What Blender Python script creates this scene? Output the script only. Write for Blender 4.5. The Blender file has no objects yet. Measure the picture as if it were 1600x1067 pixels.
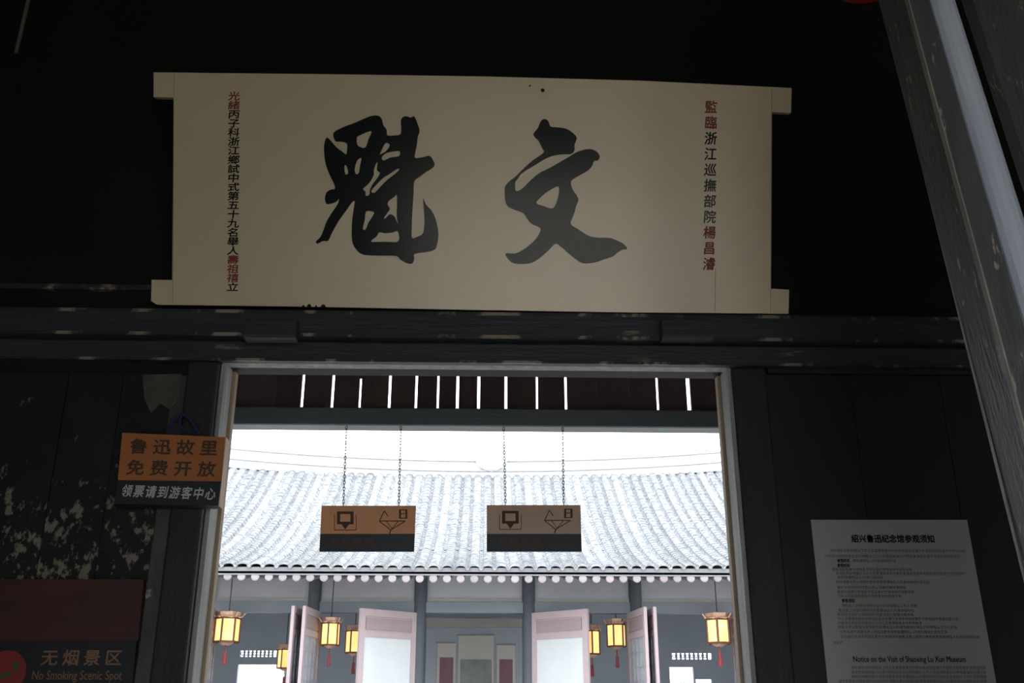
import bpy, math, random
from mathutils import Vector, Matrix
random.seed(7)
SC = bpy.context.scene
COL = SC.collection
# ------------------------------------------------------------------ camera, sky, exposure
W, H, LENS = 1600, 1067, 35.0
F = W * LENS / 36.0
EYE = Vector((0, 0, 1.6))
PITCH, YAW = math.radians(20.8), math.radians(1.6)
cd = bpy.data.cameras.new('camera'); cam = bpy.data.objects.new('camera', cd); COL.objects.link(cam)
cd.sensor_width = 36; cd.lens = LENS; cd.clip_start = .02
cam.location = EYE; cam.rotation_euler = (math.pi/2 + PITCH, 0, -YAW)
SC.camera = cam
ROT = cam.rotation_euler.to_matrix()

SKY = 4.6
wd = bpy.data.worlds.new('overcast_sky'); SC.world = wd; wd.use_nodes = True
bg = wd.node_tree.nodes['Background']
bg.inputs[0].default_value = (.93, .97, 1.0, 1); bg.inputs[1].default_value = SKY
vs = SC.view_settings
vs.view_transform = 'Standard'; vs.look = 'None'; vs.gamma = 1; vs.use_curve_mapping = False
vs.exposure = 0.0
SC.cycles.max_bounces = 10; SC.cycles.diffuse_bounces = 6; SC.cycles.glossy_bounces = 4
SC.cycles.use_denoising = True

# ------------------------------------------------------------------ helpers
def ray(px, py):
    return ROT @ Vector(((px - W/2)/F, -(py - H/2)/F, -1))
def at(px, py, Y):
    d = ray(px, py); return EYE + d * ((Y - EYE.y)/d.y)
class Plane:
    def __init__(s, p, n, up=(0, 0, 1)):
        s.p = Vector(p); s.n = Vector(n).normalized()
        s.u = Vector(up).cross(s.n).normalized(); s.v = s.n.cross(s.u).normalized()
    def hit(s, px, py, off=0.0):
        d = ray(px, py); t = (s.p + s.n*off - EYE).dot(s.n)/d.dot(s.n); return EYE + d*t
    def uv(s, px, py):
        q = s.hit(px, py) - s.p; return q.dot(s.u), q.dot(s.v)
    def P(s, a, b, off=0.0):
        return s.p + s.u*a + s.v*b + s.n*off
WL = {}                                               # world location of every object
def link(o, parent=None):
    COL.objects.link(o)
    if parent: o.parent = parent
    return o
def tag(o, label=None, cat=None, group=None, kind=None):
    if label: o['label'] = label
    if cat: o['category'] = cat
    if group: o['group'] = group
    if kind: o['kind'] = kind
    return o
def empty(name, loc, label=None, cat=None, group=None, kind=None, parent=None):
    o = bpy.data.objects.new(name, None); o.empty_display_size = .1
    base = WL[parent.name] if parent else Vector((0, 0, 0))
    o.location = Vector(loc) - base; link(o, parent); WL[o.name] = Vector(loc)
    return tag(o, label, cat, group, kind)
class MB:
    def __init__(s): s.v = []; s.f = []
    def add(s, vs_, fs):
        k = len(s.v); s.v += [Vector(p) for p in vs_]; s.f += [tuple(i + k for i in f) for f in fs]; return s
    def hexa(s, c):                                   # c: 4 bottom + 4 top corners, same order
        return s.add(c, [(3, 2, 1, 0), (4, 5, 6, 7), (0, 1, 5, 4), (1, 2, 6, 5), (2, 3, 7, 6), (3, 0, 4, 7)])
    def box(s, x0, x1, y0, y1, z0, z1):
        return s.hexa([(x0, y0, z0), (x1, y0, z0), (x1, y1, z0), (x0, y1, z0),
                       (x0, y0, z1), (x1, y0, z1), (x1, y1, z1), (x0, y1, z1)])
    def cham(s, x0, x1, y0, y1, z0, z1, c=.01):       # box with chamfered long front edges (front = y0)
        prof = [(y0 + c, z0), (y1, z0), (y1, z1), (y0 + c, z1), (y0, z1 - c), (y0, z0 + c)]
        return s.prism([Vector((x0, y, z)) for y, z in prof], Vector((x1 - x0, 0, 0)))
    def prism(s, pts, d):
        n = len(pts); d = Vector(d)
        vs_ = [Vector(p) for p in pts] + [Vector(p) + d for p in pts]
        fs = [tuple(reversed(range(n))), tuple(range(n, 2*n))]
        fs += [(i, (i+1) % n, n + (i+1) % n, n + i) for i in range(n)]
        return s.add(vs_, fs)
    def tube(s, p, q, r0, r1=None, n=10, cap=True):
        p, q = Vector(p), Vector(q); r1 = r0 if r1 is None else r1
        a = (q - p).normalized(); b = a.orthogonal().normalized(); c = a.cross(b)
        vs_ = []
        for o, r in ((p, r0), (q, r1)):
            for i in range(n):
                t = 2*math.pi*i/n; vs_.append(o + b*r*math.cos(t) + c*r*math.sin(t))
        fs = [(i, (i+1) % n, n + (i+1) % n, n + i) for i in range(n)]
        if cap: fs += [tuple(reversed(range(n))), tuple(range(n, 2*n))]
        return s.add(vs_, fs)
    def path(s, pts, r, n=8):
        for a, b in zip(pts, pts[1:]): s.tube(a, b, r, n=n)
        return s
    def lathe(s, c, prof, n=16, axis='z'):            # prof: (radius, height)
        c = Vector(c); vs_ = []
        for r, h in prof:
            for i in range(n):
                t = 2*math.pi*i/n
                x, y = r*math.cos(t), r*math.sin(t)
                vs_.append(c + (Vector((x, y, h)) if axis == 'z' else Vector((x, h, y))))
        fs = []
        for k in range(len(prof) - 1):
            for i in range(n):
                fs.append((k*n + i, k*n + (i+1) % n, (k+1)*n + (i+1) % n, (k+1)*n + i))
        fs += [tuple(range(n)), tuple(range((len(prof)-1)*n, len(prof)*n))]
        return s.add(vs_, fs)
    def torus(s, c, R, r, ax, n=8, m=5, stretch=1.0, long=None):
        c = Vector(c); ax = Vector(ax).normalized(); long = Vector(long or ax.orthogonal()).normalized(); b = ax.cross(long)
        vs_ = []
        for i in range(n):
            t = 2*math.pi*i/n; d = long*math.cos(t)*stretch + b*math.sin(t); dn = (long*math.cos(t) + b*math.sin(t))
            for j in range(m):
                q = 2*math.pi*j/m; vs_.append(c + d*R + dn*r*math.cos(q) + ax*r*math.sin(q))
        fs = [(i*m + j, ((i+1) % n)*m + j, ((i+1) % n)*m + (j+1) % m, i*m + (j+1) % m) for i in range(n) for j in range(m)]
        return s.add(vs_, fs)
    def build(s, name, mat, parent=None, label=None, cat=None, group=None, kind=None, smooth=False, bevel=0):
        xs = [v.x for v in s.v]; ys = [v.y for v in s.v]; zs = [v.z for v in s.v]
        o0 = Vector(((min(xs)+max(xs))/2, (min(ys)+max(ys))/2, min(zs)))
        me = bpy.data.meshes.new(name); me.from_pydata([v - o0 for v in s.v], [], s.f)
        import bmesh
        bm = bmesh.new(); bm.from_mesh(me); bmesh.ops.recalc_face_normals(bm, faces=bm.faces); bm.to_mesh(me); bm.free()
        if smooth:
            me.polygons.foreach_set('use_smooth', [True]*len(me.polygons))
        me.materials.append(mat)
        o = bpy.data.objects.new(name, me); base = WL[parent.name] if parent else Vector((0, 0, 0))
        o.location = o0 - base; link(o, parent); WL[o.name] = o0
        if bevel:
            b = o.modifiers.new('bevel', 'BEVEL'); b.width = bevel; b.segments = 2; b.limit_method = 'ANGLE'
        return tag(o, label, cat, group, kind)
def raw(name, mb, mat, smooth=False):                 # mesh data to be shared between alike pieces
    me = bpy.data.meshes.new(name); me.from_pydata(mb.v, [], mb.f); me.materials.append(mat)
    import bmesh
    bm = bmesh.new(); bm.from_mesh(me); bmesh.ops.recalc_face_normals(bm, faces=bm.faces); bm.to_mesh(me); bm.free()
    if smooth: me.polygons.foreach_set('use_smooth', [True]*len(me.polygons))
    return me
def inst(name, me, loc, parent, scale=None):
    o = bpy.data.objects.new(name, me); base = WL[parent.name] if parent else Vector((0, 0, 0))
    o.location = Vector(loc) - base; link(o, parent); WL[o.name] = Vector(loc)
    if scale: o.scale = scale
    return o

def text2d(body, size, bold=0.0, sx=1.0):
    c = bpy.data.curves.new('t', 'FONT'); c.body = body; c.size = size; c.offset = bold
    c.align_x = 'CENTER'; c.resolution_u = 3
    o = bpy.data.objects.new('t', c); COL.objects.link(o)
    dg = bpy.context.evaluated_depsgraph_get(); dg.update()
    me = bpy.data.meshes.new_from_object(o.evaluated_get(dg))
    v = [(p.co.x*sx, p.co.y) for p in me.vertices]; f = [tuple(q.vertices) for q in me.polygons]
    bpy.data.objects.remove(o); bpy.data.curves.remove(c); bpy.data.meshes.remove(me)
    return v, f
_gl = {}
def glyph(ch, bold):
    if (ch, bold) not in _gl: _gl[(ch, bold)] = text2d(ch, 1.0, bold)
    return _gl[(ch, bold)]
BOLD = ((-1, 0), (1, 0), (0, -1), (0, 1))
def put_char(mb, pl, ch, px, py, w, h, off=.0012, bold=.012, slant=0.0, rot=0.0):
    """one character centred on pixel (px, py) of plane pl, w x h pixels"""
    v, f = glyph(ch, 0)
    if not v: return
    a, b = pl.uv(px, py); a2, _ = pl.uv(px + w, py); _, b2 = pl.uv(px, py - h)
    sx, sy = a2 - a, b2 - b
    cr, sr = math.cos(rot), math.sin(rot)
    pts = []
    for x, y in v:
        y0 = y - .39; x0 = x + slant*y0
        X, Y_ = x0*cr - y0*sr, x0*sr + y0*cr
        pts.append((a + X*sx, b + Y_*sy))
    for q_, (dx, dy) in enumerate(BOLD if bold else ((0, 0),)):
        mb.add([pl.P(x + dx*bold*sx, y + dy*bold*sy, off + q_*.0004) for x, y in pts], f)
def put_line(mb, pl, body, x0, x1, py, h, off=.0012, bold=0.0):
    """a whole line of text fitted between pixels x0..x1"""
    v, f = text2d(body, 1.0, 0)
    mn = min(p[0] for p in v); mx = max(p[0] for p in v)
    a, b = pl.uv(x0, py); a2, _ = pl.uv(x1, py); _, b2 = pl.uv(x0, py - h)
    s = (a2 - a)/(mx - mn); t = (b2 - b)
    for q_, (dx, dy) in enumerate(BOLD if bold else ((0, 0),)):
        mb.add([pl.P(a + (x - mn + dx*bold)*s, b + (y - .38 + dy*bold)*t, off + q_*.0004) for x, y in v], f)
def chars(pl, body, f, w, h, mt, parent, bold=.02, slant=0.0, name='character', off=.0012):
    for k, ch in enumerate(body):
        mb = MB(); x, y = f(k); put_char(mb, pl, ch, x, y, w, h, off=off, bold=bold, slant=slant)
        mb.build(name, mt[k] if isinstance(mt, list) else mt, parent)
def smooth_loop(pts, k=3):
    n = len(pts); out = []
    for i in range(n):
        p0, p1, p2, p3 = (Vector(pts[(i + j) % n]) for j in (-1, 0, 1, 2))
        for q in range(k):
            t = q/k
            out.append(.5*((2*p1) + (p2 - p0)*t + (2*p0 - 5*p1 + 4*p2 - p3)*t*t + (3*p1 - p0 - 3*p2 + p3)*t**3))
    return out
def brush(loops, ext):
    c = bpy.data.curves.new('b', 'CURVE'); c.dimensions = '2D'; c.fill_mode = 'BOTH'; c.extrude = ext
    for lp in loops:
        s = c.splines.new('POLY'); s.points.add(len(lp) - 1); s.use_cyclic_u = True
        for q, p in zip(s.points, lp): q.co = (p[0], p[1], 0, 1)
    o = bpy.data.objects.new('b', c); COL.objects.link(o)
    dg = bpy.context.evaluated_depsgraph_get(); dg.update()
    me = bpy.data.meshes.new_from_object(o.evaluated_get(dg))
    v = [tuple(p.co) for p in me.vertices]; f = [tuple(q.vertices) for q in me.polygons]
    bpy.data.objects.remove(o); bpy.data.curves.remove(c); bpy.data.meshes.remove(me)
    return v, f

# ------------------------------------------------------------------ materials
def mat(name, c1, c2=None, scale=6, stretch=(1, 1, 1), rough=.6, bump=0, bscale=40, wear=None, wscale=8, wlim=.62,
        wstretch=(1, 1, 1), spec=.5, rnd=0, emit=0, detail=6, metallic=0, wmix=1.0, wfade=None):
    m = bpy.data.materials.new(name); m.use_nodes = True
    nt = m.node_tree; N = nt.nodes; L = nt.links
    p = N['Principled BSDF']; p.inputs['Roughness'].default_value = rough
    p.inputs['Specular IOR Level'].default_value = spec; p.inputs['Metallic'].default_value = metallic
    tc = N.new('ShaderNodeTexCoord')
    def noise(sc, st, det=detail, ro=.6):
        mp = N.new('ShaderNodeMapping'); mp.inputs['Scale'].default_value = st
        L.new(tc.outputs['Object'], mp.inputs['Vector'])
        if rnd:
            oi = N.new('ShaderNodeObjectInfo'); mu = N.new('ShaderNodeVectorMath'); mu.operation = 'SCALE'
            mu.inputs[0].default_value = (37, 19, 53); L.new(oi.outputs['Random'], mu.inputs['Scale'])
            L.new(mu.outputs[0], mp.inputs['Location'])
        n = N.new('ShaderNodeTexNoise'); n.inputs['Scale'].default_value = sc
        n.inputs['Detail'].default_value = det; n.inputs['Roughness'].default_value = ro
        L.new(mp.outputs[0], n.inputs['Vector']); return n
    c2 = c2 or tuple(x*.75 for x in c1)
    n = noise(scale, stretch)
    r = N.new('ShaderNodeValToRGB'); r.color_ramp.elements[0].position = .32; r.color_ramp.elements[1].position = .68
    r.color_ramp.elements[0].color = (*c1, 1); r.color_ramp.elements[1].color = (*c2, 1)
    L.new(n.outputs['Fac'], r.inputs['Fac']); out = r.outputs['Color']
    if rnd:
        oi = N.new('ShaderNodeObjectInfo'); mr = N.new('ShaderNodeMapRange')
        mr.inputs['To Min'].default_value = 1 - rnd; mr.inputs['To Max'].default_value = 1 + rnd
        L.new(oi.outputs['Random'], mr.inputs['Value'])
        vm = N.new('ShaderNodeVectorMath'); vm.operation = 'SCALE'
        L.new(out, vm.inputs[0]); L.new(mr.outputs[0], vm.inputs['Scale']); out = vm.outputs[0]
    if wear:
        wn = noise(wscale, wstretch, 8, .65)
        wr = N.new('ShaderNodeValToRGB'); wr.color_ramp.elements[0].position = wlim; wr.color_ramp.elements[1].position = wlim + .05
        wr.color_ramp.elements[1].color = (wmix, wmix, wmix, 1)
        wf_ = wn.outputs['Fac']
        if wfade:                                     # less peeling above the reach of hands and splashes
            sx = N.new('ShaderNodeSeparateXYZ'); L.new(tc.outputs['Object'], sx.inputs[0])
            mr = N.new('ShaderNodeMapRange'); mr.inputs['From Min'].default_value = wfade[0]; mr.inputs['From Max'].default_value = wfade[1]
            mr.inputs['To Min'].default_value = 1.03; mr.inputs['To Max'].default_value = .84; L.new(sx.outputs['Z'], mr.inputs['Value'])
            mm = N.new('ShaderNodeMath'); mm.operation = 'MULTIPLY'; L.new(wf_, mm.inputs[0]); L.new(mr.outputs[0], mm.inputs[1]); wf_ = mm.outputs[0]
        L.new(wf_, wr.inputs['Fac'])
        mx = N.new('ShaderNodeMix'); mx.data_type = 'RGBA'
        L.new(wr.outputs['Color'], mx.inputs['Factor']); L.new(out, mx.inputs['A']); mx.inputs['B'].default_value = (*wear, 1)
        out = mx.outputs['Result']
    L.new(out, p.inputs['Base Color'])
    if emit:
        L.new(out, p.inputs['Emission Color']); p.inputs['Emission Strength'].default_value = emit
    if bump:
        bn = noise(bscale, stretch, 4)
        b = N.new('ShaderNodeBump'); b.inputs['Strength'].default_value = bump; b.inputs['Distance'].default_value = .01
        L.new(bn.outputs['Fac'], b.inputs['Height']); L.new(b.outputs[0], p.inputs['Normal'])
    return m
M = dict(
    wall=mat('black_lacquered_wall', (.014, .014, .0145), (.019, .0185, .0185), 3, rough=.6, bump=.25, bscale=25, spec=.15),
    beam=mat('worn_black_beam', (.030, .036, .041), (.044, .049, .054), 4, (.4, 1, 3), rough=.55, bump=.5, bscale=18,
             wear=(.20, .17, .135), wscale=3.0, wlim=.655, wstretch=(1, 2, 4), spec=.4),
    edge=mat('rubbed_bare_edge', (.026, .026, .027), (.036, .035, .034), 6, rough=.6, wear=(.30, .26, .21), wscale=3.6, wlim=.515,
             wstretch=(1.2, 1, 1)),
    peel=mat('peeling_black_panel', (.013, .015, .016), (.022, .024, .024), 5, rough=.7, bump=.7, bscale=16, spec=.2,
             wear=(.21, .19, .15), wscale=24, wlim=.56, wstretch=(1, 1, .7), rnd=.1, wfade=(at(150, 800, 3.27).z, at(150, 690, 3.27).z)),
    peel2=mat('bare_patch', (.11, .10, .075), (.05, .048, .04), 12, rough=.8, bump=.5),
    panel=mat('smooth_black_panel', (.020, .022, .024), (.028, .030, .032), 3, (2, 2, .4), rough=.5, bump=.12, bscale=20, spec=.25),
    batten=mat('grey_worn_batten', (.02, .022, .024), (.10, .10, .10), 7, (1, 1, .4), rough=.75, wear=(.36, .33, .27), wscale=8, wlim=.6),
    post=mat('black_door_post', (.022, .025, .028), (.034, .037, .041), 4, (2, 2, .3), rough=.55, bump=.3, bscale=22, spec=.25),
    jamb=mat('pale_worn_jamb', (.38, .375, .36), (.20, .195, .185), 7, (4, 4, .35), rough=.6, bump=.3),
    jamb2=mat('tan_jamb_edge', (.42, .30, .19), (.30, .24, .19), 7, (4, 4, .5), rough=.65),
    plaque=mat('cream_plaque', (.74, .61, .405), (.69, .57, .38), 2.2, rough=.36, bump=.01, bscale=30, spec=1.0),
    ink=mat('black_ink', (.010, .011, .013), (.014, .016, .019), 8, rough=.2, spec=.24),
    redink=mat('red_ink', (.27, .035, .026), (.22, .03, .025), 10, rough=.6),
    greyink=mat('grey_ink', (.035, .035, .035), (.05, .05, .05), 20, rough=.7),
    orange=mat('orange_board', (.78, .38, .20), (.70, .34, .18), 5, rough=.55, bump=.05, spec=.3),
    orange3=mat('orange_wall_board', (.46, .165, .055), (.40, .145, .05), 5, rough=.55, bump=.05, spec=.3),
    orange2=mat('orange_glossy_reflection_wash', (.64, .43, .32), (.57, .39, .3), 5, rough=.25, bump=.02, spec=.6),  # washed-out tone is a reflection put into the board colour
    boardblack=mat('sign_black', (.012, .014, .018), (.016, .018, .022), 8, rough=.5),
    porchblack=mat('porch_sign_black_veil', (.030, .038, .045), (.035, .043, .05), 8, rough=.5),  # sign black lifted to paint in the veil of the backlight
    boardedge=mat('sign_edge_lit', (.62, .45, .31), (.52, .38, .27), 12, rough=.7),  # cream stands for outdoor light falling on the board's side
    paleprint=mat('pale_print', (.60, .60, .58), (.5, .5, .48), 30, rough=.6),
    brownprint=mat('brown_print', (.12, .055, .045), (.10, .045, .04), 30, rough=.6),
    darkprint=mat('dark_brown_print', (.075, .035, .016), (.06, .03, .016), 30, rough=.6),
    redboard=mat('dark_red_board', (.075, .018, .015), (.035, .013, .012), 3, (1, 1, 3), rough=.6, bump=.1),
    ochre=mat('ochre_print', (.27, .14, .085), (.23, .12, .075), 30, rough=.6),
    redsign=mat('red_roundel', (.26, .03, .022), (.2, .025, .02), 9, rough=.55),
    greensign=mat('green_print', (.04, .10, .03), (.03, .08, .03), 9, rough=.55),
    paper=mat('notice_paper', (.47, .45, .43), (.43, .41, .395), 3, rough=.8, bump=.05),
    gatepost=mat('scuffed_gate_post', (.050, .053, .056), (.080, .082, .085), 7, (3, 3, .5), rough=.5, bump=.5, bscale=35,
                 wear=(.34, .28, .21), wscale=30, wlim=.605, wstretch=(1.6, 1.6, .4)),
    bead=mat('bead_sky_highlight', (.54, .60, .71), (.46, .51, .61), 6, (2, 2, .4), rough=.34, bump=.25, bscale=30,
             wear=(.6, .56, .52), wscale=26, wlim=.63),  # bluish highlight from the sky put into the base colour, under real wear
    edgeline=mat('rubbed_corner', (.34, .31, .27), (.16, .15, .14), 12, (1, 1, .5), rough=.6),
    plank=mat('dark_red_plank', (.10, .060, .062), (.13, .08, .08), 5, (3, 3, .4), rough=.6, bump=.3, rnd=.15),
    porchbeam=mat('porch_lintel', (.12, .14, .15), (.15, .165, .175), 5, (.5, 2, 2), rough=.45, bump=.2),
    dark=mat('dark_timber', (.025, .024, .024), (.035, .033, .032), 4, rough=.7),
    chain=mat('chain_iron', (.05, .05, .055), (.07, .07, .07), 30, rough=.5, metallic=.6),
    floor=mat('stone_floor', (.50, .49, .46), (.42, .41, .39), 2.5, rough=.4, bump=.1),
    court=mat('courtyard_flags', (.33, .33, .32), (.26, .26, .255), 1.6, rough=.85, bump=.2),
    street=mat('pale_street_granite', (.66, .61, .52), (.56, .52, .44), 1.6, rough=.85, bump=.2),
    bounce_lime=mat('bounce_limewash', (.70, .71, .71), (.62, .63, .63), 1.2, rough=.9),  # white for unseen walls that bounce light into porch and courtyard
    tile=mat('grey_roof_tile', (.14, .155, .175), (.35, .36, .375), 13, rough=.8, bump=.5, bscale=30, rnd=.14),
    ridge=mat('pale_ridge_plaster', (.66, .66, .66), (.55, .56, .57), 5, rough=.9),
    ridgeline=mat('ridge_tile', (.36, .37, .38), (.30, .31, .32), 6, rough=.9),
    rafter=mat('grey_rafter', (.16, .165, .18), (.2, .2, .21), 6, rough=.8),
    rafterend=mat('pinkish_lime_end', (.30, .245, .26), (.255, .24, .255), 4, rough=.85, rnd=.12),
    fascia=mat('grey_fascia_board', (.31, .315, .345), (.35, .345, .365), 3, rough=.75, bump=.1),
    fascia2=mat('brownish_moulding', (.33, .30, .275), (.28, .26, .25), 3, rough=.75),
    hallbeam=mat('blue_grey_hall_beam', (.14, .165, .195), (.17, .19, .215), 3, rough=.6),
    column=mat('dark_grey_column', (.042, .052, .066), (.055, .066, .08), 3, rough=.6),
    leafframe=mat('pinkish_glare_frame', (.40, .31, .325), (.35, .285, .30), 4, rough=.7),  # pinkish white paints in the glare on light brown wood
    leafframe2=mat('dull_pink_field', (.30, .225, .24), (.27, .21, .225), 4, rough=.7),
    leafpanel=mat('pale_paper_panel', (.52, .54, .555), (.47, .50, .515), 2, rough=.7),
    leafgrey=mat('grey_lattice_panel', (.34, .35, .38), (.28, .29, .32), 12, rough=.75),
    hallwall=mat('hall_inner_wall', (.33, .365, .42), (.38, .41, .46), 2, rough=.8),  # raised and bluish to paint in veiling glare over the interior
    scroll=mat('old_scroll_silk', (.56, .53, .48), (.50, .48, .44), 3, rough=.8),
    scrollgrey=mat('ink_painting', (.33, .34, .33), (.20, .21, .21), 2.4, rough=.8),
    scrollred=mat('plum_couplet_paper', (.24, .13, .15), (.19, .10, .12), 5, rough=.8),
    lampwood=mat('lantern_wood', (.16, .06, .035), (.11, .045, .03), 10, rough=.5),
    lampglow=mat('lantern_pane', (1.0, .50, .13), (1.0, .72, .30), 4, rough=.6, emit=1.1, rnd=.12),
    lamptop=mat('lantern_crown', (.70, .46, .32), (.52, .32, .22), 14, rough=.6),
    tassel=mat('red_tassel', (.30, .05, .055), (.22, .04, .05), 20, rough=.8),
    redlamp=mat('red_silk_lantern', (.38, .012, .012), (.32, .01, .01), 6, rough=.5, bump=.1),
    gold=mat('gold_rim', (.5, .33, .10), (.42, .27, .08), 8, rough=.4, metallic=.6),
    cord=mat('blue_cord', (.022, .022, .13), (.018, .018, .09), 12, rough=.7),
    rod=mat('pale_rod', (.16, .15, .12), (.13, .12, .10), 12, rough=.7),
    leaf=mat('bush_leaf', (.14, .26, .08), (.22, .36, .12), 3, rough=.6, rnd=.2),
    bark=mat('bark', (.12, .10, .08), (.16, .13, .10), 8, rough=.9),
)

# ------------------------------------------------------------------ the setting: room shell
D = 3.27                                              # the wall with the doorway
xl = at(347, 600, D).x; xr = at(1140, 600, D).x       # clear edges of the doorway at the wall face
zh = at(745, 571, D).z
XL, XR, YB, ZC = -3.2, 3.2, -2.2, 4.9
CX = (xl + xr)/2
MB().box(XL - .1, XR + .1, YB - .1, 5.4, -.1, 0).build('floor', M['floor'], kind='structure', label='grey stone floor of the dark entrance hall')
MB().box(XL - .1, XR + .1, YB - .2, D + .2, ZC, ZC + .1).build('ceiling', M['dark'], kind='structure', label='dark timber ceiling of the entrance hall')
MB().box(XL - .1, XL, YB, D + .14, 0, ZC).build('wall_left', M['wall'], kind='structure', label='dark left wall of the entrance hall')
MB().box(XR, XR + .1, YB, D + .14, 0, ZC).build('wall_right', M['wall'], kind='structure', label='dark right wall of the entrance hall')
BO = (-.75, 2.0, 2.42)                                # gateway behind the camera: x0, x1, height
wb = MB(); wb.box(XL - .1, BO[0], YB - .15, YB, 0, ZC); wb.box(BO[1], XR + .1, YB - .15, YB, 0, ZC); wb.box(BO[0], BO[1], YB - .15, YB, BO[2], ZC)
wb.build('wall_back', M['wall'], kind='structure', label='dark rear wall with the wide open gateway')
wf = MB(); wf.box(XL, xl, D, D + .12, 0, ZC); wf.box(xr, XR, D, D + .12, 0, ZC); wf.box(xl, xr, D, D + .12, zh, ZC)
front = wf.build('wall_front', M['wall'], kind='structure', label='black lacquered timber wall around the doorway')
# horizontal beams over the doorway, stepped, with rubbed edges
z1, z2, z3 = at(745, 486, D - .1).z, at(745, 527, D - .1).z, at(745, 566, D - .06).z
t1 = MB().cham(XL, XR, D - .10, D, z2, z1, .012).build('trim_1', M['beam'], kind='structure', label='upper black beam directly under the plaque')
MB().box(XL + .25, XR - .9, D - .1015, D - .096, z2 - .002, z2 + .009).build('worn_edge', M['edge'], t1)
MB().box(XL + .25, XR - .9, D - .1015, D - .094, z1 - .016, z1 - .004).build('worn_edge', M['edge'], t1)
t2 = MB().cham(XL, XR, D - .06, D, z3, z2, .010).build('trim_2', M['beam'], kind='structure', label='lower black beam right above the doorway')
MB().box(XL + .2, XR - .7, D - .0615, D - .055, z3 - .002, z3 + .007).build('worn_edge', M['edge'], t2)
zt = at(100, 455, D).z
MB().box(XL, at(240, 455, D).x, D - .02, D, zt, zt + .02).build('trim_3', M['edge'], kind='structure', label='thin rubbed rail on the wall left of the plaque')
zt = at(1360, 579, D - .02).z
MB().box(at(1197, 579, D).x, XR, D - .02, D, zt - .012, zt + .012).build('trim_4', M['post'], kind='structure', label='thin rail above the right wall panel')
# the two door posts, the peeling panel and its batten
lp0, lp1 = at(265, 800, D - .05).x, at(336, 720, D - .05).x
lp1 = xl - .004
MB().box(lp0, lp1, D - .05, D, 0, z3).build('trim_5', M['post'], kind='structure', label='black post on the left of the doorway', bevel=.008)
MB().box(xr + .004, at(1200, 620, D - .03).x, D - .035, D, 0, z3).build('trim_6', M['post'], kind='structure', label='black post on the right of the doorway', bevel=.008)
pz = at(100, 585, D).z
pb = [XL, at(-60, 800, D).x, at(75, 800, D).x, at(165, 800, D).x, at(248, 800, D).x]
panel = empty('trim_7', (pb[0], D, 0), kind='structure', label='peeling black board panel on the left wall')
for i in range(4):
    MB().box(pb[i] + .0008, pb[i+1] - .0008, D - .014 - .002*(i % 2), D, 0, pz).build('board', M['peel'], panel, bevel=.003)
MB().box(at(248, 800, D).x, lp0 - .003, D - .03, D, 0, at(240, 590, D).z).build('trim_8', M['batten'], kind='structure', label='worn grey batten beside the left door post', bevel=.004)
pp = [at(x, y, D - .034) for x, y in ((222, 585), (283, 584), (281, 612), (276, 628), (266, 640), (250, 630), (236, 645), (226, 625))]
MB().prism(pp, (0, .024, 0)).build('bare_patch', M['peel2'], panel)

rz = at(1360, 579, D - .02).z
rb = [at(1200, 620, D - .03).x + .002, at(1330, 620, D).x, at(1470, 620, D).x, at(1620, 620, D).x, XR]
rp = empty('trim_9', (rb[0], D, 0), kind='structure', label='smooth black board panel right of the doorway')
for i in range(4):
    MB().box(rb[i], rb[i+1] - .0015, D - .010, D, 0, rz - .014).build('board', M['panel'], rp, bevel=.001)

# lining of the doorway
dl = empty('door_1', (CX, D, 0), kind='structure', label='pale worn timber lining of the open doorway')
for s, x in ((1, xl), (-1, xr)):
    MB().box(min(x - .004*s, x + .012*s), max(x - .004*s, x + .012*s), D - .02, D + .075, 0, zh).build('jamb', M['jamb'], dl, bevel=.003)
    MB().box(min(x - .004*s, x + .022*s), max(x - .004*s, x + .022*s), D + .083, D + .12, 0, zh).build('door_stop', M['jamb2'], dl, bevel=.003)
    MB().box(min(x - .02*s, x - .002*s), max(x - .02*s, x - .002*s), D + .12, D + .17, 0, zh + .05).build('jamb', M['jamb'], dl, bevel=.003)
MB().box(xl, xr, D - .03, D + .02, zh - .010, zh + .004).build('head', M['jamb'], dl, bevel=.003)

# porch behind the doorway: side walls made pale to bounce light, ceiling, plank transom
YT = 5.2
PL, PR = CX - 2.3, CX + 2.3
MB().box(PL - .1, PL, D + .12, YT + .12, 0, 4.2).build('wall_porch_left', M['bounce_lime'], kind='structure', label='unseen left side wall of the porch, limewash added to bounce light')
MB().box(PR, PR + .1, D + .12, YT + .12, 0, 4.2).build('wall_porch_right', M['bounce_lime'], kind='structure', label='unseen right side wall of the porch, limewash added to bounce light')
MB().box(PL, PR, D + .12, YT + .3, 4.02, 4.12).build('ceiling_porch', M['dark'], kind='structure', label='dark boarded ceiling of the porch')
zl0, zl1 = at(745, 668, YT).z, at(745, 640, YT).z
tr = empty('transom_screen', (CX, YT, zl0), 'dark red plank screen over the porch lintel with light shining through gaps', 'screen')
MB().cham(PL + .03, PR - .03, YT - .03, YT + .08, zl0, zl1, .006).build('lintel', M['porchbeam'], tr)
gaps = [(300, 0), (345, 0), (392, .25), (432, 0), (473, 1), (520, 1), (563, .8), (609, 1), (650.5, .9), (684.5, .8), (715, 1), (748, 1),
        (790.5, 1), (839, .75), (884, .9), (932, 0), (982, .2), (1027, .9), (1075.5, 1.5), (1120, 0), (1165, 0)]
ztop = 4.0
edges = []
for px, g in gaps:
    edges.append((at(px, 608, YT).x, g))
gw = .0145
xs = [(PL + .03, 0)] + edges + [(PR - .03, 0)]
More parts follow.
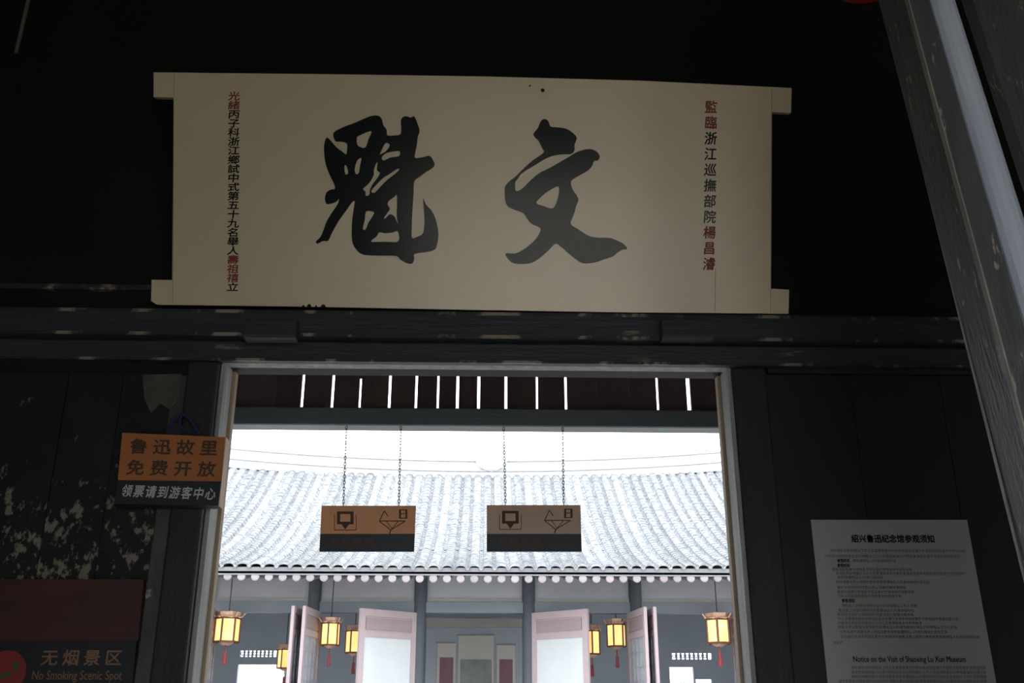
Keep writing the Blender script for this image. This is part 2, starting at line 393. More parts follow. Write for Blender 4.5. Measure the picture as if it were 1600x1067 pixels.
for (xa, ga), (xb, gb) in zip(xs, xs[1:]):
    wa = .0006 if ga < .5 else gw*ga/2; wb_ = .0006 if gb < .5 else gw*gb/2
    short = 0
    MB().box(xa + wa, xb - wb_, YT, YT + .022, zl1 - .01, ztop).build('plank', M['plank'], tr)
# short strips closing part of a gap: the half-length slit and the pin-hole slits
def close(px, g, pys):
    x = at(px, 608, YT).x; w = gw*max(g, .5)/2 + .004
    for a, b in pys:
        MB().box(x - w, x + w, YT - .008, YT, at(px, b, YT).z, at(px, a, YT).z).build('patch_strip', M['plank'], tr)
close(563, .8, [(540, 592)])
for s in (-1, 1):
    MB().box(CX + s*2.12 - .1, CX + s*2.12 + .1, YT - .06, YT + .14, 0, zl0).build('porch_post', M['porchbeam'], tr)
# ground outside, and white courtyard side walls added to bounce light
MB().box(-14, 14, 5.4, 24, -.1, 0).build('ground', M['court'], kind='structure', label='pale stone paving of the courtyard')
MB().box(-14, 14, -16, YB - .1, -.12, -.02).build('ground_street', M['street'], kind='structure', label='pale paving outside the front gateway')
MB().box(-8.6, -8.4, 5.4, 13.2, 0, 3.0).build('wall_court_left', M['bounce_lime'], kind='structure', label='unseen limewashed left side wall of the courtyard, added to bounce light')
MB().box(8.4, 8.6, 5.4, 13.2, 0, 3.0).build('wall_court_right', M['bounce_lime'], kind='structure', label='unseen limewashed right side wall of the courtyard, added to bounce light')

# ------------------------------------------------------------------ the hall across the courtyard
YE, YF, YR, YBK = 14.0, 15.5, 19.0, 21.5             # eave, facade, ridge, rear wall
ze = at(745, 889, YE).z; zr = at(745, 742, YR).z
HCX = at(741, 900, YE).x
SP = (at(1152, 902, YE).x - at(343, 902, YE).x)/38    # spacing of rafters and tile rows
hall = empty('courtyard_hall', (HCX, YF, 0), 'grey tiled hall across the courtyard with a white-lit roof and open door leaves', 'building')
RISE = zr - ze
def prof(t): return YE + (YR - YE)*t, RISE*(.50*t + .50*t*t)
def row_mesh():
    mb = MB(); n = 40; R = SP*.36
    cov = [(R*math.cos(a), .032*math.sin(a) + .02) for a in [math.pi*i/6 for i in range(7)]]
    pan = [(SP*.34, .02), (SP*.42, .0), (SP*.5, -.008), (SP*.58, .0), (SP*.66, .02)]
    for k in range(n):
        y0, a0 = prof(k/n); y1, a1 = prof((k + 1.12)/n)
        for sec, lift in ((cov, .018), (pan, .012)):
            m = len(sec)
            v = [(x, y0 - YE, a0 + z + lift) for x, z in sec] + [(x*.93 if sec is cov else x, y1 - YE, a1 + z) for x, z in sec]
            v += [(x, y0 - YE, a0 + z - .01) for x, z in sec]
            f = [(i, i+1, m+i+1, m+i) for i in range(m-1)] + [(i, 2*m+i, 2*m+i+1, i+1) for i in range(m-1)]
            mb.add(v, f)
    return raw('tile_row', mb, M['tile'])
rme = row_mesh()
NR = 42
for i in range(-NR, NR + 1):
    x = HCX + i*SP
    inst('tile_row', rme, (x, YE, ze + .004*(i*SP)**2*.5), hall, (1, 1, 1 + .0012*(i*SP)**2))
# roof deck under the tiles
dk = MB()
for k in range(10):
    (y0, a0), (y1, a1) = prof(k/10), prof((k+1)/10)
    X0, X1 = HCX - NR*SP, HCX + NR*SP
    dk.hexa([(X0, y0, ze + a0 - .09), (X1, y0, ze + a0 - .09), (X1, y1, ze + a1 - .09), (X0, y1, ze + a1 - .09),
             (X0, y0, ze + a0 - .035), (X1, y0, ze + a0 - .035), (X1, y1, ze + a1 - .035), (X0, y1, ze + a1 - .035)])
(y0, a0) = prof(1)
dk.hexa([(X0, YR, zr - .09), (X1, YR, zr - .09), (X1, YBK + 1, ze + .1), (X0, YBK + 1, ze + .1),
         (X0, YR, zr - .03), (X1, YR, zr - .03), (X1, YBK + 1, ze + .16), (X0, YBK + 1, ze + .16)])
dk.build('roof_deck', M['rafter'], hall)
zb0, zb1 = at(745, 897, YE).z, at(745, 893.5, YE).z
MB().box(X0, X1, YE + .02, YE + .05, zb1, ze + .02).build('eave_board', M['rafter'], hall)
MB().box(X0, X1, YE + .0, YE + .03, zb0, zb1).build('eave_batten', M['column'], hall)
# ridge: three stacked courses that rise to both ends, with a round ornament
zr1 = at(745, 738, YR).z; zr2 = at(745, 722, YR).z
def ridge_course(za, zb, dy, name, mt):
    mb = MB(); n = 24; vs_ = []
    for k in range(n + 1):
        x = X0 + (X1 - X0)*k/n; u = x - HCX; L_ = .0095*u*u
        vs_ += [(x, YR - dy, za + L_), (x, YR + dy, za + L_), (x, YR + dy, zb + L_), (x, YR - dy, zb + L_)]
    fs = [(4*k + j, 4*k + (j+1) % 4, 4*k + 4 + (j+1) % 4, 4*k + 4 + j) for k in range(n) for j in range(4)] + [(0, 1, 2, 3), (4*n, 4*n+1, 4*n+2, 4*n+3)]
    mb.add(vs_, fs).build(name, mt, hall)
ridge_course(zr - .12, zr1 - .02, .12, 'ridge_base', M['ridge'])
ridge_course(zr1 - .02, zr1 + .015, .17, 'ridge_moulding', M['ridgeline'])
ridge_course(zr1 + .015, zr2 - .02, .09, 'ridge_body', M['ridge'])
ridge_course(zr2 - .02, zr2 + .012, .14, 'ridge_cap', M['ridgeline'])
oc = at(768, 714, YR)
MB().lathe((oc.x, YR - .24, oc.z), [(.0, 0), (.30, .0), (.33, .05), (.33, .14), (.30, .18), (0, .18)], 20, 'y').build('ridge_ornament', M['ridge'], hall)
MB().lathe((oc.x, YR - .29, oc.z), [(.0, 0), (.12, .0), (.16, .04), (.16, .06)], 14, 'y').build('ornament_boss', M['ridge'], hall)
# rafters with pale round ends
zra = at(745, 903.5, YE).z
ra = MB(); ra.tube((0, .0, 0), (0, 1.6, .30), .052, n=10)
rame = raw('rafter', ra, M['rafter'], True)
re_ = MB().lathe((0, 0, 0), [(.0, -.014), (.042, -.014), (.056, -.008), (.056, .012), (0, .012)], 12, 'y')
reme = raw('rafter_end', re_, M['rafterend'])
for i in range(-NR + 3, NR - 2):
    x = HCX + i*SP; u = i*SP
    r = inst('rafter', rame, (x, YE + .03, zra + .004*u*u*.5), hall)
    inst('rafter_end', reme, (x, YE + .018, zra + .004*u*u*.5 - .004), r)
# facade boards between columns
def zf(py, Y=YF): return at(745, py, Y).z
FX0, FX1 = HCX - 7.8, HCX + 7.8
MB().box(FX0, FX1, YF, YF + .06, zf(937), ze + .5).build('fascia', M['fascia'], hall)
MB().box(FX0, FX1, YF - .03, YF + .06, zf(941), zf(936)).build('fascia_moulding', M['fascia2'], hall)
MB().box(FX0, FX1, YF - .06, YF + .1, zf(958), zf(941)).build('lintel', M['hallbeam'], hall)
ZD = zf(958)
cols = [at(p, 945, YF - .02).x for p in (159, 325, 491, 657, 826, 993, 1160, 1326)]
for x in cols:
    MB().tube((x, YF - .02, .2), (x, YF - .02, ze + .35), .098, n=16).build('column', M['column'], hall, smooth=False)
    MB().lathe((x, YF - .02, .0), [(.19, 0), (.20, .06), (.16, .18), (.12, .24)], 16).build('column_base', M['fascia'], hall)
# interior: floor, side walls, rear wall with openings
MB().box(FX0, FX1, YF - .8, YBK, 0, .12).build('hall_floor', M['floor'], hall)
for x in (FX0 - .1, FX1): MB().box(x, x + .1, YF, YBK, 0, ze + .6).build('side_wall', M['hallwall'], hall)
MB().box(FX0, FX1, YF + .1, YBK, ze + .45, ze + .55).build('hall_ceiling', M['hallwall'], hall)
def bx(px, py): q = at(px, py, YBK); return q.x, q.z
Lx0, Lz1 = bx(372, 1038); Lx1, _ = bx(446, 1038)
Lsz0 = bx(375, 1026)[1]; Lsz1 = bx(375, 1016)[1]; Lsx0, Lsx1 = bx(375, 1020)[0], bx(432, 1020)[0]
Rx0, Rz1 = bx(1046, 1042); Rx1, _ = bx(1083, 1042)
Rsz0, Rsz1 = bx(1080, 1030)[1], bx(1080, 1020)[1]; Rsx0, Rsx1 = bx(1050, 1020)[0], bx(1112, 1020)[0]
R2x0, R2z1 = bx(1087, 1061); R2x1, _ = bx(1112, 1061)
rw = MB()
def wall_cells(xs, zs, holes):
    for a, b in zip(xs, xs[1:]):
        for c, d in zip(zs, zs[1:]):
            mx, mz = (a+b)/2, (c+d)/2
            if not any(h[0] < mx < h[1] and h[2] < mz < h[3] for h in holes):
                rw.box(a, b, YBK, YBK + .12, c, d)
holes = [(Lx0, Lx1, .4, Lz1), (Lsx0, Lsx1, Lsz0, Lsz1), (Rx0, Rx1, .4, Rz1), (Rsx0, Rsx1, Rsz0, Rsz1), (R2x0, R2x1, .4, R2z1)]
gx = sorted({FX0, FX1, Lx0, Lx1, Lsx0, Lsx1, Rx0, Rx1, Rsx0, Rsx1, R2x0, R2x1}); gz = sorted({.12, .4, Lz1, Lsz0, Lsz1, Rz1, Rsz0, Rsz1, R2z1, ze + .55})
wall_cells(gx, gz, holes)
rw.build('rear_wall', M['hallwall'], hall)
for a, b, c, d in ((Lsx0, Lsx1, Lsz0, Lsz1), (Rsx0, Rsx1, Rsz0, Rsz1)):
    mb = MB(); n = 9
    for k in range(1, n):
        x = a + (b - a)*k/n; mb.box(x - .018, x + .018, YBK + .02, YBK + .06, c, d)
        mb.torus((x - (b-a)/n/2, YBK + .04, (c+d)/2), .03, .010, (0, 1, 0), 10, 5)
    mb.build('carved_lattice', M['hallwall'], hall)
# brownish beam inside the middle bay
bz0, bz1 = at(745, 979, YF + 1.6).z, at(745, 966, YF + 1.6).z
MB().box(cols[3], cols[4], YF + 1.6, YF + 1.75, bz0, bz1).build('inner_beam', M['fascia2'], hall)
# door leaves, hinged on the columns and swung outwards
def leaf(hx, hy, ang, w, face, flip):
    """hinge at (hx, hy); ang = direction of the leaf from the hinge, degrees"""
    st, th = .085, .045
    z0 = .14; z1_ = ZD - .005; zs = z1_ - .39
    mb = MB()
    mb.box(0, st, -th/2, th/2, z0, z1_); mb.box(w - st, w, -th/2, th/2, z0, z1_)
    for a, b in ((z1_ - .10, z1_), (zs, zs + .085), (1.05, 1.13), (z0, z0 + .12)): mb.box(st, w - st, -th/2, th/2, a, b)
    o = bpy.data.objects.new('door_leaf', raw('door_leaf', mb, M['leafframe'])); link(o, hall)
    o.location = Vector((hx, hy, 0)) - WL[hall.name]; o.rotation_euler = (0, 0, math.radians(ang)); WL[o.name] = Vector((hx, hy, 0))
    def sub(nm, m, mt):
        q = bpy.data.objects.new(nm, raw(nm, m, mt)); link(q, o)
    sub('upper_panel', MB().box(st, w - st, -.006, .006, zs + .085, z1_ - .10), M['leafframe'])
    up = MB(); g = .022
    for s in (-1, 1):
        y = s*.018
        up.box(st + g, w - st - g, min(0, y), max(0, y), zs + .085 + g, z1_ - .10 - g)
    sub('raised_field', up, M['leafframe2'])
    sub('pane', MB().box(st, w - st, -.008, .008, 1.13, zs), face)
    sub('lower_panel', MB().box(st, w - st, -.012, .012, z0 + .12, 1.05), M['leafframe'])
    if face is M['leafgrey']:
        lt = MB()
        for k in range(1, 4): x = st + (w - 2*st)*k/4; lt.box(x - .01, x + .01, -.02, .02, 1.13, zs)
        for k in range(1, 8): z = 1.13 + (zs - 1.13)*k/8; lt.box(st, w - st, -.018, .018, z - .01, z + .01)
        sub('lattice', lt, M['leafgrey'])
yd = YF - .09
def leaf_px(pxh, pxn, w, face):                       # hinge pixel, near-edge pixel (at the leaf's top), width
    hx = at(pxh, 957, yd).x
    best = None
    for k in range(0, 721):
        a = math.radians(-180 + k*.25)                # pointing towards the courtyard (-Y)
        q = Vector((hx + w*math.cos(a), yd + w*math.sin(a), ZD))
        r = ROT.inverted() @ (q - EYE); px = W/2 + F*r.x/(-r.z)
        e = abs(px - pxn)
        if best is None or e < best[0]: best = (e, a)
    leaf(hx, yd, math.degrees(best[1]), w, face, 1)
leaf_px(650, 563, 1.0, M['leafpanel'])
leaf_px(832, 918, 1.0, M['leafpanel'])
leaf_px(501, 476, .95, M['leafgrey'])
leaf_px(981, 1008, .95, M['leafgrey'])
leaf_px(481, 458, .95, M['leafgrey'])
leaf_px(1003, 1023, .95, M['leafgrey'])
leaf_px(1142, 1157, .95, M['leafgrey'])
leaf_px(341, 325, .95, M['leafgrey'])

# ------------------------------------------------------------------ scrolls on a screen inside the hall
YS = 19.2
def box_px(x0, x1, y0, y1, Y, t, name, mt, parent=None, **k):
    a = at(x0, (y0+y1)/2, Y); b = at(x1, (y0+y1)/2, Y)
    return MB().box(a.x, b.x, Y, Y + t, at((x0+x1)/2, y1, Y).z, at((x0+x1)/2, y0, Y).z).build(name, mt, parent, **k)
MB().box(cols[3] - .1, cols[4] + .1, YS + .03, YS + .1, .12, at(745, 966, YS).z).build('screen_wall', M['hallwall'], hall)
def scroll(x0, x1, y0, inner, label, mt):
    c = at((x0+x1)/2, 1180, YS)
    r = empty('hanging_scroll', (c.x, YS, at((x0+x1)/2, 1180, YS).z), label, 'scroll', 'scrolls in the middle bay of the hall')
    box_px(x0, x1, y0, 1180, YS + .012, .016, 'mount', M['scroll'], r)
    box_px(x0 + inner[0], x1 - inner[0], inner[1], 1165, YS + .008, .004, 'sheet', mt, r)
    a, b = at(x0 - 1, y0, YS), at(x1 + 1, y0, YS); MB().tube((a.x, YS + .012, a.z), (b.x, YS + .012, b.z), .012, n=8).build('roller', M['fascia2'], r)
scroll(715, 771, 992, (3, 1030), 'wide grey ink painting scroll in the middle of the hall screen', M['scrollgrey'])
scroll(681.5, 711, 1004, (4, 1027), 'narrow plum couplet scroll left of the ink painting', M['scrollred'])
scroll(776, 805, 1007, (4, 1030), 'narrow plum couplet scroll right of the ink painting', M['scrollred'])

# ------------------------------------------------------------------ palace lanterns under the hall eave
def lantern(px, y0, y1, Y, wpx, label, rot=0.0):
    top = at(px, y0, Y); bot = at(px, y1, Y); h = top.z - bot.z
    R = (at(px + wpx/2, y0, Y).x - at(px - wpx/2, y0, Y).x)/2
    x = top.x; zb, ztp = bot.z, top.z
    root = empty('palace_lantern', (x, Y, zb), label, 'lantern', 'lit lanterns of the hall')
    pts = [(x + R*math.cos(rot + math.pi/3*k), Y + R*math.sin(rot + math.pi/3*k)) for k in range(6)]
    fr = MB()
    for k in range(6):
        (ax, ay), (bx_, by) = pts[k], pts[(k+1) % 6]
        fr.tube((ax, ay, zb), (ax, ay, ztp), R*.09, n=6)
        for z in (zb, ztp): fr.tube((ax, ay, z), (bx_, by, z), R*.09, n=6)
        q = .97
        MB().hexa([(x + (ax-x)*q, Y + (ay-Y)*q, zb), (x + (bx_-x)*q, Y + (by-Y)*q, zb), (x + (bx_-x)*.9, Y + (by-Y)*.9, zb), (x + (ax-x)*.9, Y + (ay-Y)*.9, zb),
                   (x + (ax-x)*q, Y + (ay-Y)*q, ztp), (x + (bx_-x)*q, Y + (by-Y)*q, ztp), (x + (bx_-x)*.9, Y + (by-Y)*.9, ztp), (x + (ax-x)*.9, Y + (ay-Y)*.9, ztp)]).build('pane', M['lampglow'], root)
    fr.build('frame', M['lampwood'], root)
    cr = MB().lathe((x, Y, ztp), [(R*1.0, .0), (R*1.18, h*.07), (R*.95, h*.12), (R*1.0, h*.26), (R*.5, h*.30), (0, h*.30)], 6)
    hk = cr
    for k in range(6):
        ax, ay = pts[k]; hk.tube((x + (ax-x)*1.05, Y + (ay-Y)*1.05, ztp + h*.05), (x + (ax-x)*1.35, Y + (ay-Y)*1.35, ztp + h*.24), R*.07, R*.05, 6)
    hk.build('crown', M['lamptop'], root)
    MB().lathe((x, Y, zb - h*.14), [(0, 0), (R*.3, .0), (R*.7, h*.12), (R*.7, h*.14)], 6).build('base_ring', M['lamptop'], root)
    ts = MB().tube((x, Y, zb - h*.14), (x, Y, zb - h*.45), R*.06, n=6); ts.tube((x, Y, zb - h*.45), (x, Y, zb - h*.95), R*.14, R*.2, 8)
    ts.build('tassel', M['tassel'], root)
    ztie = (ZD if Y < YF + .1 else ze + .45)
    if Y < YF - .1: ztie = zra + .12
    MB().tube((x, Y, ztp + h*.28), (x, Y, ztie), .008, n=6).build('hanger', M['dark'], root)
lantern(357, 966, 1003, 15.0, 38, 'big lit lantern beside the left door jamb, leftmost of all', .3)
lantern(517.5, 974, 1008, 15.2, 29, 'lit lantern hanging between the left grey leaf and the left pale door leaf', .4)
lantern(447, 1015, 1044, 18.0, 24, 'small lit lantern half hidden by the thin pink leaf left of it', .2)
lantern(555, 986, 1020, 17.0, 28, 'lit lantern mostly hidden behind the left pale door leaf', .2)
lantern(924, 986, 1022, 17.0, 27, 'lit lantern half hidden behind the right pale door leaf', .5)
lantern(962.5, 976, 1010, 15.6, 29, 'lit lantern with dark tassels just left of the right grey leaf', .1)
lantern(1121, 968, 1005, 15.0, 38, 'big lit lantern beside the right door jamb, rightmost of all', .25)

# shrub seen through the right rear opening of the hall
sb = empty('garden_shrub', (at(1066, 1060, 23.5).x, 23.5, 0), 'green shrub in bright light behind the right rear opening of the hall', 'shrub')
sx = WL[sb.name].x
st_ = MB(); st_.tube((sx, 23.5, 0), (sx, 23.5, 1.5), .05, .03, 8); st_.tube((sx, 23.5, 1.1), (sx + .25, 23.4, 2.1), .03, .015, 6); st_.tube((sx, 23.5, 1.2), (sx - .22, 23.6, 2.0), .03, .015, 6)
st_.build('stem', M['bark'], sb)
lf = MB()
for k in range(320):
    a, b = random.random()*6.283, random.random()*3.1416; r = .55*random.random()**.4
    c = Vector((sx + r*math.cos(a)*math.sin(b), 23.5 + r*math.sin(a)*math.sin(b), 1.95 + .75*r*math.cos(b)))
    d = Vector((random.uniform(-1, 1), random.uniform(-1, 1), random.uniform(-1, 1))).normalized(); e = d.orthogonal().normalized()
    lf.add([c, c + d*.05 + e*.025, c + d*.11, c + d*.05 - e*.025], [(0, 1, 2, 3)])
lf.build('foliage', M['leaf'], sb, kind='stuff')

# ------------------------------------------------------------------ the plaque
lean = math.radians(20.0)
P0 = at(735, 484, D - .115)
PLQ = Plane(P0, (-.012, -math.cos(lean), -math.sin(lean)))
plaque = empty('name_plaque', P0, 'long cream plaque with two big black brush characters above the doorway', 'plaque')
out = [(240, 113), (520, 116), (760, 119.5), (1000, 126), (1237, 137.5), (1236, 176), (1205, 175), (1204, 451), (1233, 452.5), (1232, 490),
       (980, 488), (735, 484), (480, 479), (245, 476), (236, 470), (237, 437), (269, 437.5), (271.5, 152.5), (240, 151.5)]
TH = .03
pts = [PLQ.hit(*p) for p in out]
MB().prism(pts, -PLQ.n*TH).build('board', M['plaque'], plaque)
# thin seams where boards meet
sm = MB()
for (xa, ya), (xb, yb) in (((1206, 140), (1204, 488)), ((1118, 420), (1117, 488)), ((272, 116), (270, 475))):
    a, b = PLQ.uv(xa, ya), PLQ.uv(xb, yb); w = .0012
    sm.add([PLQ.P(a[0]-w, a[1], .0005), PLQ.P(a[0]+w, a[1], .0005), PLQ.P(b[0]+w, b[1], .0005), PLQ.P(b[0]-w, b[1], .0005)], [(0, 1, 2, 3)])
sm.build('seam', mat('seam_line', (.42, .38, .30), (.36, .32, .26), 8), plaque)
kui = [[(175,180),(185,155),(240,125),(320,95),(400,60),(440,48),(480,50),(500,75),(508,110),(530,140),(535,178),(580,180),(622,172),(628,130),(625,85),(638,58),(665,52),(690,60),(712,52),(725,72),(740,110),(750,150),(738,190),(732,240),(722,290),(720,328),(770,325),(815,315),(838,340),(850,375),(830,400),(790,425),(750,455),(715,485),(710,560),(705,640),(700,720),(698,800),(700,862),(740,852),(770,835),(780,800),(783,740),(778,660),(775,595),(790,635),(830,680),(855,730),(870,790),(875,850),(865,910),(850,940),(800,955),(718,968),(715,1000),(700,1032),(665,1030),(620,1005),(595,982),(500,980),(420,978),(365,970),(330,940),(305,900),(298,840),(300,760),(308,690),(318,620),(300,625),(260,680),(210,750),(165,830),(140,880),(105,882),(70,900),(60,885),(90,855),(110,810),(130,755),(165,695),(200,645),(215,600),(195,620),(165,632),(130,635),(120,600),(130,560),(160,540),(185,535),(180,500),(150,440),(125,370),(115,300),(115,240),(130,195),(155,210),(180,240),(205,265),(240,290),(262,305),(268,265),(264,232),(225,220),(190,218)],
 [(332,195),(350,178),(420,150),(428,165),(410,205),(400,240),(385,262),(360,258),(335,240)],
 [(335,345),(362,330),(355,375),(345,430),(325,435),(318,400)],
 [(250,380),(265,385),(275,430),(255,438)],
 [(515,240),(530,228),(550,240),(545,260),(525,285),(500,300),(485,305),(500,270)],
 [(500,320),(530,295),(580,285),(618,285),(612,318),(560,325),(515,345),(500,338)],
 [(458,370),(470,358),(466,410),(486,428),(470,462),(440,500),(420,540),(415,575),(392,580),(388,552),(372,535),(400,510),(425,480),(445,440),(445,410)],
 [(430,545),(450,520),(500,468),(550,435),(605,400),(612,412),(580,440),(530,480),(490,520),(452,560),(432,558)],
 [(395,685),(445,690),(440,712),(410,760),(390,805),(372,800),(385,740)],
 [(545,615),(580,590),(598,575),(600,640),(598,720),(608,770),(595,745),(580,715),(550,705),(525,730),(512,730),(535,695),(552,668),(538,640)],
 [(480,825),(520,830),(570,825),(605,818),(608,885),(520,887),(430,888),(440,870),(465,850)]]
wen = [[(270,170),(300,130),(320,85),(345,70),(370,85),(385,120),(430,125),(490,135),(530,160),(558,190),(555,215),(545,240),(545,275),(530,298),(505,304),(460,305),(400,315),(350,335),(300,365),(250,395),(210,420),(185,440),(165,470),(150,490),(150,540),(165,550),(200,530),(250,480),(310,430),(380,395),(450,355),(510,320),(560,290),(620,272),(660,272),(695,290),(712,320),(700,345),(675,350),(660,385),(630,415),(570,450),(530,475),(520,500),(535,545),(560,580),(570,610),(555,650),(545,690),(530,730),(520,770),(570,805),(640,848),(700,860),(780,862),(840,885),(875,905),(895,935),(865,940),(830,960),(800,985),(740,1005),(680,1025),(600,1030),(550,1000),(500,960),(460,925),(425,900),(405,910),(370,945),(320,990),(265,1025),(200,1035),(140,1030),(105,1005),(85,965),(150,965),(210,935),(260,895),(300,850),(318,810),(310,790),(255,765),(220,720),(200,695),(150,675),(105,655),(85,620),(80,560),(82,520),(110,485),(150,455),(200,405),(260,350),(310,315),(340,290),(330,265),(305,215),(285,195)],
 [(290,630),(320,590),(370,550),(435,518),(440,560),(430,610),(410,655),(385,665),(340,650)]]
for loops, ox, lab in ((kui, 480, 'left black brush character'), (wen, 770, 'right black brush character')):
    ls = []
    for lp in loops:
        q = [Vector(PLQ.uv(ox + x/4.268, 170 + y/4.268)) for x, y in lp]
        ls.append([tuple(p) for p in smooth_loop(q, 3)])
    v, f = brush(ls, .0025)
    mb = MB(); mb.add([PLQ.P(x, y, .0026 + z) for x, y, z in v], f); mb.build('brush_character', M['ink'], plaque, lab)
# small columns of writing
chars(PLQ, '監臨浙江巡撫部院楊昌濬', lambda i: (1111 - .3*i, 167 + i*24.5), 20, 21, [M['redink'] if i < 2 or i > 7 else M['ink'] for i in range(11)], plaque, .022, .08)
chars(PLQ, '光緒丙子科浙江鄉試中式第五十九名舉人壽祖禧立', lambda i: (366 - .1*i, 150 + i*14.2), 19, 14.5,
      [M['redink'] if i < 2 or 17 < i < 21 else M['ink'] for i in range(22)], plaque, .022, .08)
nl = MB()
for px, py, r in ((828, 134, .0035), (848, 141, .007)):
    c = PLQ.hit(px, py); nl.tube(c, c + PLQ.n*.004, r, r*.7, 10)
nl.build('nail', M['ink'], plaque)
cp = MB()
for px, w, h in ((474, 5, 3), (483, 8, 4.5), (494, 4, 2.5), (505, 9, 4)):
    q = [PLQ.hit(px - w/2, 480.5, .0006), PLQ.hit(px + w/2, 480.5, .0006), PLQ.hit(px + w/3, 479 - h*.6, .0006), PLQ.hit(px, 479 - h, .0006), PLQ.hit(px - w/3, 479 - h*.5, .0006)]
    cp.add(q, [(0, 1, 2, 3, 4)])
cp.build('chipped_paint', M['ink'], plaque)
# wooden blocks that carry the plaque
for x0, x1, lab in ((380, 462, 'dark wooden block carrying the left end of the cream plaque'), (1036, 1116, 'dark wooden block carrying the right end of the cream plaque')):
    a, b = at(x0, 508, D - .17), at(x1, 508, D - .17); zt_ = at((x0+x1)/2, 487, D - .17).z
    MB().cham(a.x, b.x, D - .16, D - .10, at(x0, 524, D - .17).z, zt_ - .02, .008).build('support_block', M['beam'], None, lab, 'block', 'blocks under the plaque')

# ------------------------------------------------------------------ signs
def board_px(root, pl, quad, th, name, mt, edge=None):
    p = [pl.hit(*q) for q in quad]
    MB().prism(p, -pl.n*th).build(name, mt, root)
SG = Plane((xl, D - .12, 2), (.03, -1, 0))
root = empty('wall_sign', SG.hit(265, 789), 'orange and black wooden sign hanging over the left door post', 'sign')
TH = .055
p = [SG.hit(*q) for q in ((191, 676), (352, 683), (346, 752), (184, 750))]
MB().prism(p, -SG.n*TH).build('orange_board', M['orange3'], root)
p = [SG.hit(*q) for q in ((184, 750), (346, 752), (341, 790), (179, 787))]
MB().prism(p, -SG.n*TH).build('black_board', M['boardblack'], root)
p = [SG.hit(*q) for q in ((352, 683), (353.5, 683), (342.5, 790), (341, 790))]
MB().prism(p, -SG.n*TH).build('lit_edge', M['boardedge'], root)  # side of the sign, coloured as lit from the doorway
chars(SG, '鲁迅故里', lambda k: (217 + k*36.5, 697 + k*.9), 29, 25, M['darkprint'], root, .025)
chars(SG, '免费开放', lambda k: (212 + k*37, 730 + k*.9), 29, 25, M['darkprint'], root, .025)
chars(SG, '领票请到游客中心', lambda k: (199 + k*18.6, 766.5 + k*.7), 17, 20, M['paleprint'], root, .02, .15)
# blue cord the sign hangs on
cpts = [SG.hit(x, y, -.02) for x, y in ((262, 676), (270, 656), (284, 646), (297, 655), (310, 678))]
cc = MB().path(cpts, .005, 7); cc.path([SG.hit(x, y, -.015) for x, y in ((284, 646), (280, 662), (288, 677))], .004, 6)
cc.build('cord', M['cord'], root, 'blue cord')

# dark red and black no-smoking board, bottom left
NS = Plane((-1.2, D - .05, 1.9), (.0, -1, 0))
root = empty('no_smoking_board', NS.hit(100, 1110), 'dark red and black no-smoking board on the peeling panel', 'sign')
board_px(root, NS, [(-60, 905), (224, 905), (216, 1001), (-66, 1001)], .03, 'red_board', M['redboard'])
board_px(root, NS, [(-66, 1001), (213, 1001), (202, 1120), (-74, 1120)], .026, 'black_board', M['boardblack'])
chars(NS, '无烟景区', lambda k: (78 + k*33.2, 1027), 27, 26, M['ochre'], root, .018)
mb = MB(); put_line(mb, NS, 'No Smoking Scenic Spot', 51, 191, 1054, 20, bold=.006)
mb.build('lettering', M['ochre'], root, 'dull ochre lettering')
c = NS.hit(8, 1050, .004); rr = NS.hit(41, 1050).x - NS.hit(8, 1050).x
rd = MB().lathe((c.x, c.y, c.z), [(0, -.002), (rr, -.002), (rr, .004), (0, .004)], 28, 'y').build('red_roundel', M['redsign'], root)
mb = MB()
mb.add([NS.hit(x, y, .0075) for x, y in ((20, 1033), (28, 1034), (29, 1046), (22, 1048))], [(0, 1, 2, 3)])   # printed ember and cigarette
mb.add([NS.hit(x, y, .0075) for x, y in ((-10, 1058), (16, 1049), (18, 1054), (-8, 1064))], [(0, 1, 2, 3)])
mb.build('roundel_print', M['greensign'], rd)

# visitor notice on the right wall panel
NP = Plane((1.1, D - .016, 1.9), (0, -1, 0))
root = empty('visitor_notice', NP.hit(1420, 1190), 'grey printed paper notice on the black wall right of the doorway', 'notice')
board_px(root, NP, [(1267, 812), (1511, 812), (1579, 1190), (1306, 1190)], .004, 'sheet', M['paper'])
for py, a, b, h, bo, tx in ((841.5, 1330, 1459, 13, .03, '绍兴鲁迅纪念馆参观须知'), (1029, 1333, 1508, 13, .012, 'Notice on the Visit of Shaoxing Lu Xun Museum'),
                            (876, 1308, 1327, 6.5, .03, '参观时间'), (883.5, 1308, 1327, 6.5, .03, '参观时间'), (938.5, 1315, 1335, 6.5, .03, '参观须知')):
    mb = MB(); put_line(mb, NP, tx, a, b, py, h, bold=bo); mb.build('heading', M['ink'], root, kind='stuff')
src = '参观者请自觉遵守本馆各项规定爱护文物保持环境整洁禁止吸烟勿携带易燃易爆物品入内请勿随地吐痰乱扔杂物服从工作人员管理谢谢合作'
rows = [(860, 1297, 1508), (868.5, 1288, 1500), (876, 1332, 1400), (889.5, 1300, 1425), (895.5, 1306, 1509), (902, 1308, 1380), (909, 1306, 1452), (917.5, 1308, 1415),
        (924.5, 1308, 1428), (931, 1308, 1408), (946, 1315, 1432), (953.5, 1310, 1428), (960, 1308, 1427), (966.5, 1309, 1497), (973, 1309, 1440), (979.5, 1309, 1495), (987, 1312, 1480), (994.5, 1314, 1530),
        (1004, 1302, 1316), (1043, 1330, 1540), (1050, 1330, 1541), (1057, 1330, 1541), (1064, 1310, 1541)]
mb = MB()
